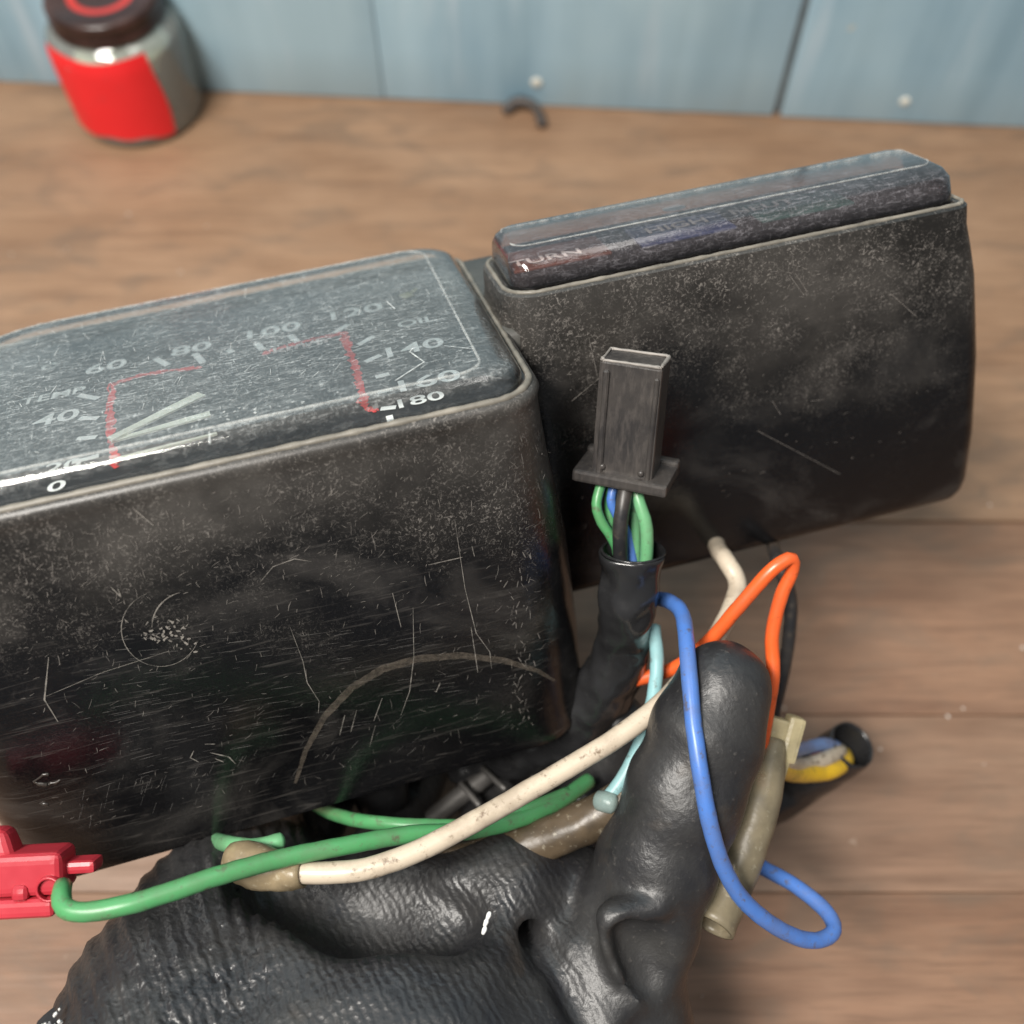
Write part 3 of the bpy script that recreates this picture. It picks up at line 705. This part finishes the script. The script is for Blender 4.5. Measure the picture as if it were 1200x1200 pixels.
# short wires from the plug into the black sleeve
wire('wire', [(722, 560, .263), (716, 585, .263), (721, 600, .264), (735, 625, .266), (742, 660, .268), (742, 690, .272)], .00135, BLU, clu, 'blue wire into the sleeve')
wire('wire', [(706, 562, .262), (699, 590, .2615), (705, 612, .2625), (718, 632, .264), (730, 665, .268), (732, 690, .272)], .0014, GRN, clu, 'green wire at the left of the plug')
wire('wire', [(716, 562, .265), (714, 600, .266), (722, 640, .268), (730, 680, .272)], .0014, GRN, clu)
wire('wire', [(736, 556, .260), (731, 585, .2585), (727, 615, .2595), (727, 650, .264), (730, 690, .271)], .0021, BLK, clu, 'black wire in front of the green ones')
wire('wire', [(742, 560, .264), (744, 600, .265), (745, 640, .267), (745, 690, .272)], .0014, GRL, clu)
wire('wire', [(742, 560, .262), (748, 585, .2605), (757, 615, .2610), (758, 645, .2635), (754, 690, .270)], .0018, GRL, clu, 'bright green wire at the right of the plug')
# black sleeves
sl = wire('black_sleeve', [(742, 645, .264, 1.02), (741, 668, .266, 1), (738, 700, .269, .97), (733, 730, .273, .90), (731, 752, .277, .88), (722, 780, .282, 1.02), (704, 812, .288, 1.10), (672, 848, .296, 1.05), (640, 870, .303, .95), (590, 888, .312, .9), (540, 896, .32, .9)],
     .0086, SLV, clu, 'wrinkled black sleeve round the wires', seg=40, hollow=.0005, wob=.0016, wobf=105, step=.0010)
ea = (P(742, 645, .264) - P(741, 668, .266)).normalized(); eu = ea.cross(FW).normalized(); ev = ea.cross(eu)
lip = [(P(742, 645, .264) + (eu * math.cos(t) + ev * math.sin(t)) * .0080, .00042) for t in np.linspace(0, 2 * math.pi, 33)[:-1]]
link('sleeve_lip', *tube(lip + [lip[0]], .0012, 8, wob=.0001), SLV, sl, world=True)
# long loose wires
wire('wire', [(640, 1010, .285), (690, 915, .285), (640, 948, .272), (560, 972, .262), (480, 978, .254), (400, 992, .246), (330, 1006, .240), (260, 1025, .233), (200, 1045, .228), (150, 1060, .225), (100, 1069, .224), (76, 1064, .225, .98), (72, 1050, .227, .95), (74, 1038, .231, .9)][1:],
     .0024, GRN, clu, 'long green wire running to the red splice')
wire('wire', [(345, 925, .320), (375, 946, .296), (395, 955, .280), (430, 963, .268), (500, 968, .263), (560, 966, .265), (620, 948, .270), (665, 930, .278)], .0020, GRN, clu, 'second green wire behind the first')
wire('wire', [(225, 955, .310), (242, 968, .300), (250, 982, .280), (268, 989, .257), (300, 992, .252), (330, 985, .253)], .0022, GRL, clu, 'short pale green stub')
cream_w = wire('wire', [(342, 1023, .243, .95), (380, 1023, .242), (430, 1018, .242), (490, 997, .244), (550, 966, .247), (610, 932, .251), (670, 897, .254), (725, 863, .257), (775, 824, .262), (812, 782, .268), (840, 745, .274), (858, 710, .281), (864, 682, .286), (850, 656, .290), (840, 640, .304), (828, 600, .345)],
     .0028, CRM, clu, 'thick cream wire crossing in front of the hand')
wire('wire', [(766, 735, .276), (770, 770, .272), (767, 810, .269), (757, 850, .2655), (744, 885, .263), (728, 915, .262), (710, 938, .262)], .0020, LBL, clu, 'light blue wire')
wire('wire', [(690, 815, .285), (745, 797, .280), (790, 783, .276), (830, 752, .270), (865, 712, .264), (900, 672, .260), (918, 658, .2595, 1.0), (928, 655, .260, .95), (929, 668, .2615, .92), (915, 700, .264), (905, 745, .267), (906, 790, .268), (900, 830, .269), (891, 880, .270), (888, 905, .270), (893, 920, .270)],
     .0020, ORG, clu, 'orange wire bent back sharply on itself')
wire('wire', [(760, 700, .287), (785, 705, .272), (800, 722, .262), (806, 770, .250), (812, 840, .243), (820, 900, .240), (833, 970, .241), (852, 1025, .245), (880, 1064, .250), (925, 1095, .256), (958, 1102, .261), (977, 1090, .265), (968, 1068, .270), (935, 1040, .277), (900, 1020, .284), (868, 1003, .288), (830, 985, .284), (790, 960, .272)],
     .0022, BLU, clu, 'blue wire looping in front of the thumb')
wire('wire', [(898, 590, .360), (904, 630, .325), (912, 660, .302), (926, 700, .305), (924, 750, .308), (915, 800, .312), (902, 850, .320), (890, 900, .334), (882, 950, .346)], .0022, BLK, clu, 'black cable hanging behind the orange wire')
# crimps and clear sleeves
crm = mat_translucent('amber_sleeve', (.36, .28, .17), .78); CRS = mat_translucent('clear_sleeve', (.33, .28, .19), .62); BRS = mat_translucent('brown_sleeve', (.13, .095, .06), .80)
cr = wire('crimp_sleeve', [(268, 1004, .248, .8), (285, 1010, .247, 1.1), (305, 1016, .246, 1.15), (325, 1020, .245, 1.0), (345, 1023, .2435, .88), (356, 1023, .243, .8)], .0050, crm, clu, seg=22, wob=.0006, wobf=250, hollow=.0006)
wire('brown_sleeve', [(480, 1016, .276, .6), (540, 1006, .272, .75), (600, 994, .269, .88), (650, 980, .267, .98), (700, 956, .266, 1.02), (730, 938, .265, .98), (750, 922, .266, .85)], .0060, BRS, clu, 'brown clear sleeve over the light blue wire end', seg=26, wob=.0005, wobf=200, hollow=.0006)
wire('wire_end', [(702, 938, .2620, 1), (712, 940, .2605, 1.05), (719, 942, .2600, 1)], .0028, mat_translucent('pale_blue_green_plastic', (.30, .40, .38), .75), clu, seg=18)
wire('clear_sleeve', [(908, 868, .272, .5), (903, 890, .270, .7), (897, 915, .268, .85), (886, 955, .266, .95), (868, 1005, .264, 1), (850, 1050, .262, 1.0), (834, 1086, .258, 1.0)], .0062, CRS, clu, 'clear brownish sleeve, open at its lower end', seg=30, hollow=.0009, wob=.00025, wobf=200)
yel = mat_translucent('yellowed_clip_plastic', (.55, .47, .28), .72)
C2 = frame(P(908, 868, .274), UP * .9 + RT * .25, FW)
link('clear_clip', *xf(join(bevbox(.0078, .005, .0105, .0008, 2, (-.0018, 0, .001)), bevbox(.0046, .0062, .0125, .0012, 2, (.0040, .0005, .0016)), bevbox(.0042, .0048, .0110, .0010, 2, (.0028, 0, -.0078))), C2), yel, clu, world=True, smooth=False)
# far branch of the harness in its black sleeve
link('harness_sleeve', *tube([(P(1000, 872, .328), .0098), (P(975, 890, .334), .0102), (P(935, 915, .342), .0105), (P(905, 938, .345), .0098), (P(880, 955, .347), .0075)], .0015, 26, .0006, .0006, .8, 150), SLV, clu, 'far black sleeve hanging towards the bench', world=True)
wire('wire', [(905, 888, .279), (940, 878, .312), (965, 872, .322), (980, 876, .330), (980, 882, .337)], .0022, mat_wire('steel_blue_insulation', (.14, .22, .42)), clu)
wire('wire', [(906, 894, .279), (940, 897, .310), (966, 890, .318), (982, 882, .326), (984, 880, .336)], .0026, CRM, clu)
wire('wire', [(906, 898, .280), (930, 906, .302), (955, 906, .314), (976, 902, .320), (990, 892, .328), (988, 884, .337)], .0029, YEL, clu)
wire('wire', [(906, 880, .280), (918, 884, .300), (935, 878, .312), (955, 880, .320), (980, 886, .330)], .0016, DRD, clu)
# red splice clip at the left
RED = mat_plain('red_nylon', (.42, .028, .042), .36, .18, 160, .12)
C3 = frame(P(40, 1026, .240), UP + RT * -.05, FW)
spl = link('splice_clip', *xf(join(bevbox(.0170, .0100, .0100, .0024, 4, (0, 0, .0014)), bevbox(.0150, .0110, .0046, .0016, 3, (-.0010, 0, -.0060)), bevbox(.0080, .0060, .0030, .0011, 2, (.0110, .001, .0018)),
      bevbox(.0120, .0080, .0075, .0026, 4, (-.0085, 0, .0080), (.6, .8)), bevbox(.0040, .0040, .0040, .0018, 3, (-.0010, -.0042, -.0022))), C3), RED, clu, 'red splice clip on the green wire', world=True, smooth=False)
link('clip_socket', *xf(join(tube([(Vector((.0058, -.0040, -.0015)), .0031), (Vector((.0058, -.0052, -.0015)), .0031), (Vector((.0058, -.0060, -.0015)), .0029)], .0005, 18, .0006)), C3), RED, spl, world=True)

# ---------------------------------------------------------------- the gloved hand: one smooth blended surface
def surface_nets(f, lo, hi, h):
    nx, ny, nz = [int(math.ceil((b - a) / h)) + 1 for a, b in zip(lo, hi)]
    X, Y, Z = np.meshgrid(lo[0] + h * np.arange(nx), lo[1] + h * np.arange(ny), lo[2] + h * np.arange(nz), indexing='ij')
    D = f(X, Y, Z); ins = D < 0
    s = np.zeros((nx - 1, ny - 1, nz - 1), int)
    for a in (0, 1):
        for b in (0, 1):
            for c in (0, 1): s += ins[a:nx - 1 + a, b:ny - 1 + b, c:nz - 1 + c]
    act = (s > 0) & (s < 8); idx = -np.ones(act.shape, int); idx[act] = np.arange(act.sum()); I = np.argwhere(act)
    acc = np.zeros((len(I), 3)); cnt = np.zeros(len(I))
    cor = [(a, b, c) for a in (0, 1) for b in (0, 1) for c in (0, 1)]
    for p in cor:
        for ax_ in range(3):
            if p[ax_]: continue
            q = list(p); q[ax_] = 1
            d0 = D[I[:, 0] + p[0], I[:, 1] + p[1], I[:, 2] + p[2]]; d1 = D[I[:, 0] + q[0], I[:, 1] + q[1], I[:, 2] + q[2]]
            m_ = (d0 < 0) != (d1 < 0); t = np.where(m_, d0 / np.where(m_, d0 - d1, 1), 0)
            pos = np.array(p, float)[None] + t[:, None] * (np.array(q) - np.array(p))[None]
            acc += pos * m_[:, None]; cnt += m_
    V = (I + acc / cnt[:, None]) * h + np.array(lo)
    Fs = []
    for ax_ in range(3):
        u, v = [(1, 2), (2, 0), (0, 1)][ax_]
        sl0 = [slice(0, n) for n in (nx, ny, nz)]; a_ = [slice(None)] * 3; b_ = [slice(None)] * 3; a_[ax_] = slice(0, -1); b_[ax_] = slice(1, None)
        ch = ins[tuple(a_)] != ins[tuple(b_)]; E_ = np.argwhere(ch)
        ok = (E_[:, u] > 0) & (E_[:, v] > 0) & (E_[:, u] < (nx, ny, nz)[u] - 1) & (E_[:, v] < (nx, ny, nz)[v] - 1); E_ = E_[ok]
        du = np.zeros(3, int); du[u] = 1; dv = np.zeros(3, int); dv[v] = 1
        g4 = [idx[tuple((E_ - k).T)] for k in (du * 0, du, du + dv, dv)]
        fl = ins[tuple(E_.T)]; q = np.stack(g4, 1); q[~fl] = q[~fl][:, ::-1]; Fs.append(q)
    return V, np.concatenate(Fs)
caps = []; carve = []
def chain(pxs, k=.006, into=caps):
    """pxs: (x, y, depth, radius in metres)"""
    pts = [np.array(tuple(P(a, b, c)) + (r,)) for a, b, c, r in pxs]
    for p, q in zip(pts[:-1], pts[1:]): into.append((p, q, k))
# back of the hand, four metacarpals side by side, forearm, thumb and curled fingers
chain([(215, 1480, .228, .036), (185, 1330, .238, .032), (235, 1180, .256, .029), (272, 1085, .272, .0225), (318, 1030, .288, .016)], .012)
chain([(420, 1480, .228, .036), (370, 1320, .238, .030), (400, 1170, .256, .026), (440, 1090, .276, .019), (460, 1020, .298, .014)], .012)
chain([(500, 1400, .235, .033), (500, 1240, .246, .028), (530, 1130, .262, .021), (560, 1050, .282, .016)], .012)
chain([(640, 1420, .242, .030), (610, 1260, .250, .023), (622, 1150, .265, .018), (640, 1070, .282, .0135), (640, 1020, .295, .011)], .008)
# thumb, tip at the top right
chain([(745, 1400, .255, .028), (738, 1260, .262, .0200), (722, 1160, .263, .0170), (745, 1080, .261, .0153), (771, 1010, .259, .0146), (803, 930, .257, .0146), (827, 860, .2565, .0137), (846, 808, .257, .0122)], .004)
# fingers curling behind the device
chain([(640, 1020, .295, .011), (690, 950, .305, .0100), (716, 880, .300, .0092), (722, 842, .296, .0080)], .003)
chain([(560, 1050, .285, .014), (580, 960, .318, .0105), (600, 890, .330, .0095), (620, 850, .325, .0085)], .003)
chain([(450, 1020, .300, .013), (470, 950, .325, .0105), (500, 880, .338, .0095), (520, 850, .334, .0085)], .003)
chain([(340, 1030, .295, .012), (370, 960, .318, .0092), (400, 900, .328, .0085), (420, 860, .325, .0075)], .003)
# folds and bulges of loose glove
chain([(772, 1064, .2445, .0030), (738, 1072, .2440, .0034), (718, 1080, .2440, .0036), (716, 1100, .2440, .0034), (733, 1140, .2440, .0032), (752, 1166, .2445, .0030)], .0035)
chain([(700, 1105, .2520, .003), (722, 1150, .2490, .003), (745, 1172, .2480, .003)], .003)
chain([(655, 1090, .268, .0080), (675, 1130, .257, .0085), (695, 1180, .250, .0085), (700, 1250, .248, .009)], .004)
chain([(690, 1015, .276, .0055), (697, 1040, .270, .006), (690, 1080, .262, .006)], .004)
chain([(560, 1050, .268, .010), (600, 1040, .268, .012), (640, 1040, .272, .010)], .008)
# creases
chain([(600, 1075, .262, .004), (640, 1110, .249, .0030), (668, 1160, .243, .0030), (700, 1230, .238, .003)], .004, carve)
chain([(735, 1095, .2425, .0040), (755, 1120, .2435, .0045), (765, 1150, .2450, .0040)], .005, carve)
chain([(330, 1030, .262, .010), (420, 1065, .252, .010), (520, 1085, .250, .008)], .012, carve)
chain([(690, 1060, .250, .003), (680, 1120, .244, .0028), (712, 1180, .240, .003)], .004, carve)
def sd(p, q, X, Y, Z):
    ba = q[:3] - p[:3]; L2 = ba @ ba
    t = np.clip(((X - p[0]) * ba[0] + (Y - p[1]) * ba[1] + (Z - p[2]) * ba[2]) / L2, 0, 1)
    return np.sqrt((X - p[0] - t * ba[0]) ** 2 + (Y - p[1] - t * ba[1]) ** 2 + (Z - p[2] - t * ba[2]) ** 2) - (p[3] + (q[3] - p[3]) * t)
axd = (P(330, 1060, .27) - P(120, 1260, .25)); axd = np.array(axd.normalized()); ax0 = np.array(P(120, 1260, .25))
def hand(X, Y, Z):
    D = None
    for p, q, k in caps:
        d = sd(p, q, X, Y, Z)
        if D is None: D = d
        else:
            hh = np.clip(.5 + .5 * (D - d) / k, 0, 1); D = D * (1 - hh) + d * hh - k * hh * (1 - hh)
    for p, q, k in carve:
        d = -sd(p, q, X, Y, Z); hh = np.clip(.5 - .5 * (D - d) / k, 0, 1); D = D * (1 - hh) + d * hh + k * hh * (1 - hh)
    # rib-like gathers on the little-finger side
    s = (X - ax0[0]) * axd[0] + (Y - ax0[1]) * axd[1] + (Z - ax0[2]) * axd[2]
    m_ = np.clip((-.035 - X) / .03, 0, 1) * np.clip((s - .0) / .01, 0, 1)
    D = D + m_ * .0007 * np.sin((s + .25 * (X + .09) + 12 * (X + .09) ** 2) * 2 * math.pi / .0058)
    D = D + .0005 * np.sin(X * 210 + 2 * np.sin(Y * 160)) * np.sin(Z * 190 + Y * 130)
    return D
pp = np.array([c_[i] for c_ in caps for i in (0, 1)]); lo = (pp[:, :3] - pp[:, 3:4]).min(0) - .004; hi = (pp[:, :3] + pp[:, 3:4]).max(0) + .004
V, Fq = surface_nets(hand, lo, hi, .00135)
gl = mat_glove()
person = link('person', V.tolist(), [tuple(int(i) for i in f) for f in Fq], gl)
person['label'] = 'hand in a black rubber-coated work glove gripping the cluster from below, thumb up'; person['category'] = 'person'
bm = bmesh.new(); bm.from_mesh(person.data)
for _ in range(2): bmesh.ops.smooth_vert(bm, verts=bm.verts, factor=.5, use_axis_x=True, use_axis_y=True, use_axis_z=True)
bmesh.ops.recalc_face_normals(bm, faces=bm.faces)
bm.to_mesh(person.data); bm.free(); person.data.polygons.foreach_set('use_smooth', [True] * len(person.data.polygons))
# knit cuff with white flecks, and a few loose white stitches
cm_ = mat_plain('cuff_knit', (.02, .02, .022), .8, .3, 300, .6)
cuff = link('cuff', *tube([(P(50, 1290, .226), .012), (P(58, 1250, .230), .009), (P(70, 1215, .236), .006), (P(88, 1184, .241), .0042), (P(106, 1160, .246), .003)], .0012, 24, 0, .0008, 1, 300), cm_, person, 'knitted cuff edge with white flecks')
V = []; Fc = []
def fleck(c, r):
    o = len(V)
    for d_ in ((1, 0, 0), (0, 1, 0), (-1, 0, 0), (0, -1, 0), (0, 0, 1), (0, 0, -1)): V.append(c + Vector(d_) * r * random.uniform(.7, 1.3))
    Fc.extend([(o + a, o + b, o + 4) for a, b in ((0, 1), (1, 2), (2, 3), (3, 0))] + [(o + b, o + a, o + 5) for a, b in ((0, 1), (1, 2), (2, 3), (3, 0))])
for k in range(34):
    t = random.random(); fleck(P(50 + 54 * t + random.uniform(-3, 12), 1202 - 50 * t + random.uniform(-3, 12), .2265 + .014 * t), .0005)
link('stitch', V, Fc, mat_plain('white_thread', (.7, .7, .68), .7), person, kind='stuff')
V = []; Fc = []
link('loose_thread', *join(*[tube([(P(x_, y_, .2400), .00045), (P(x_ + 2, y_ - 5, .2398), .0006), (P(x_ + 3, y_ - 8, .2400), .0004)], .0004, 8) for x_, y_ in ((566, 1094), (568, 1085), (571, 1077))]), mat_plain('white_thread_end', (.7, .7, .68), .7), person)
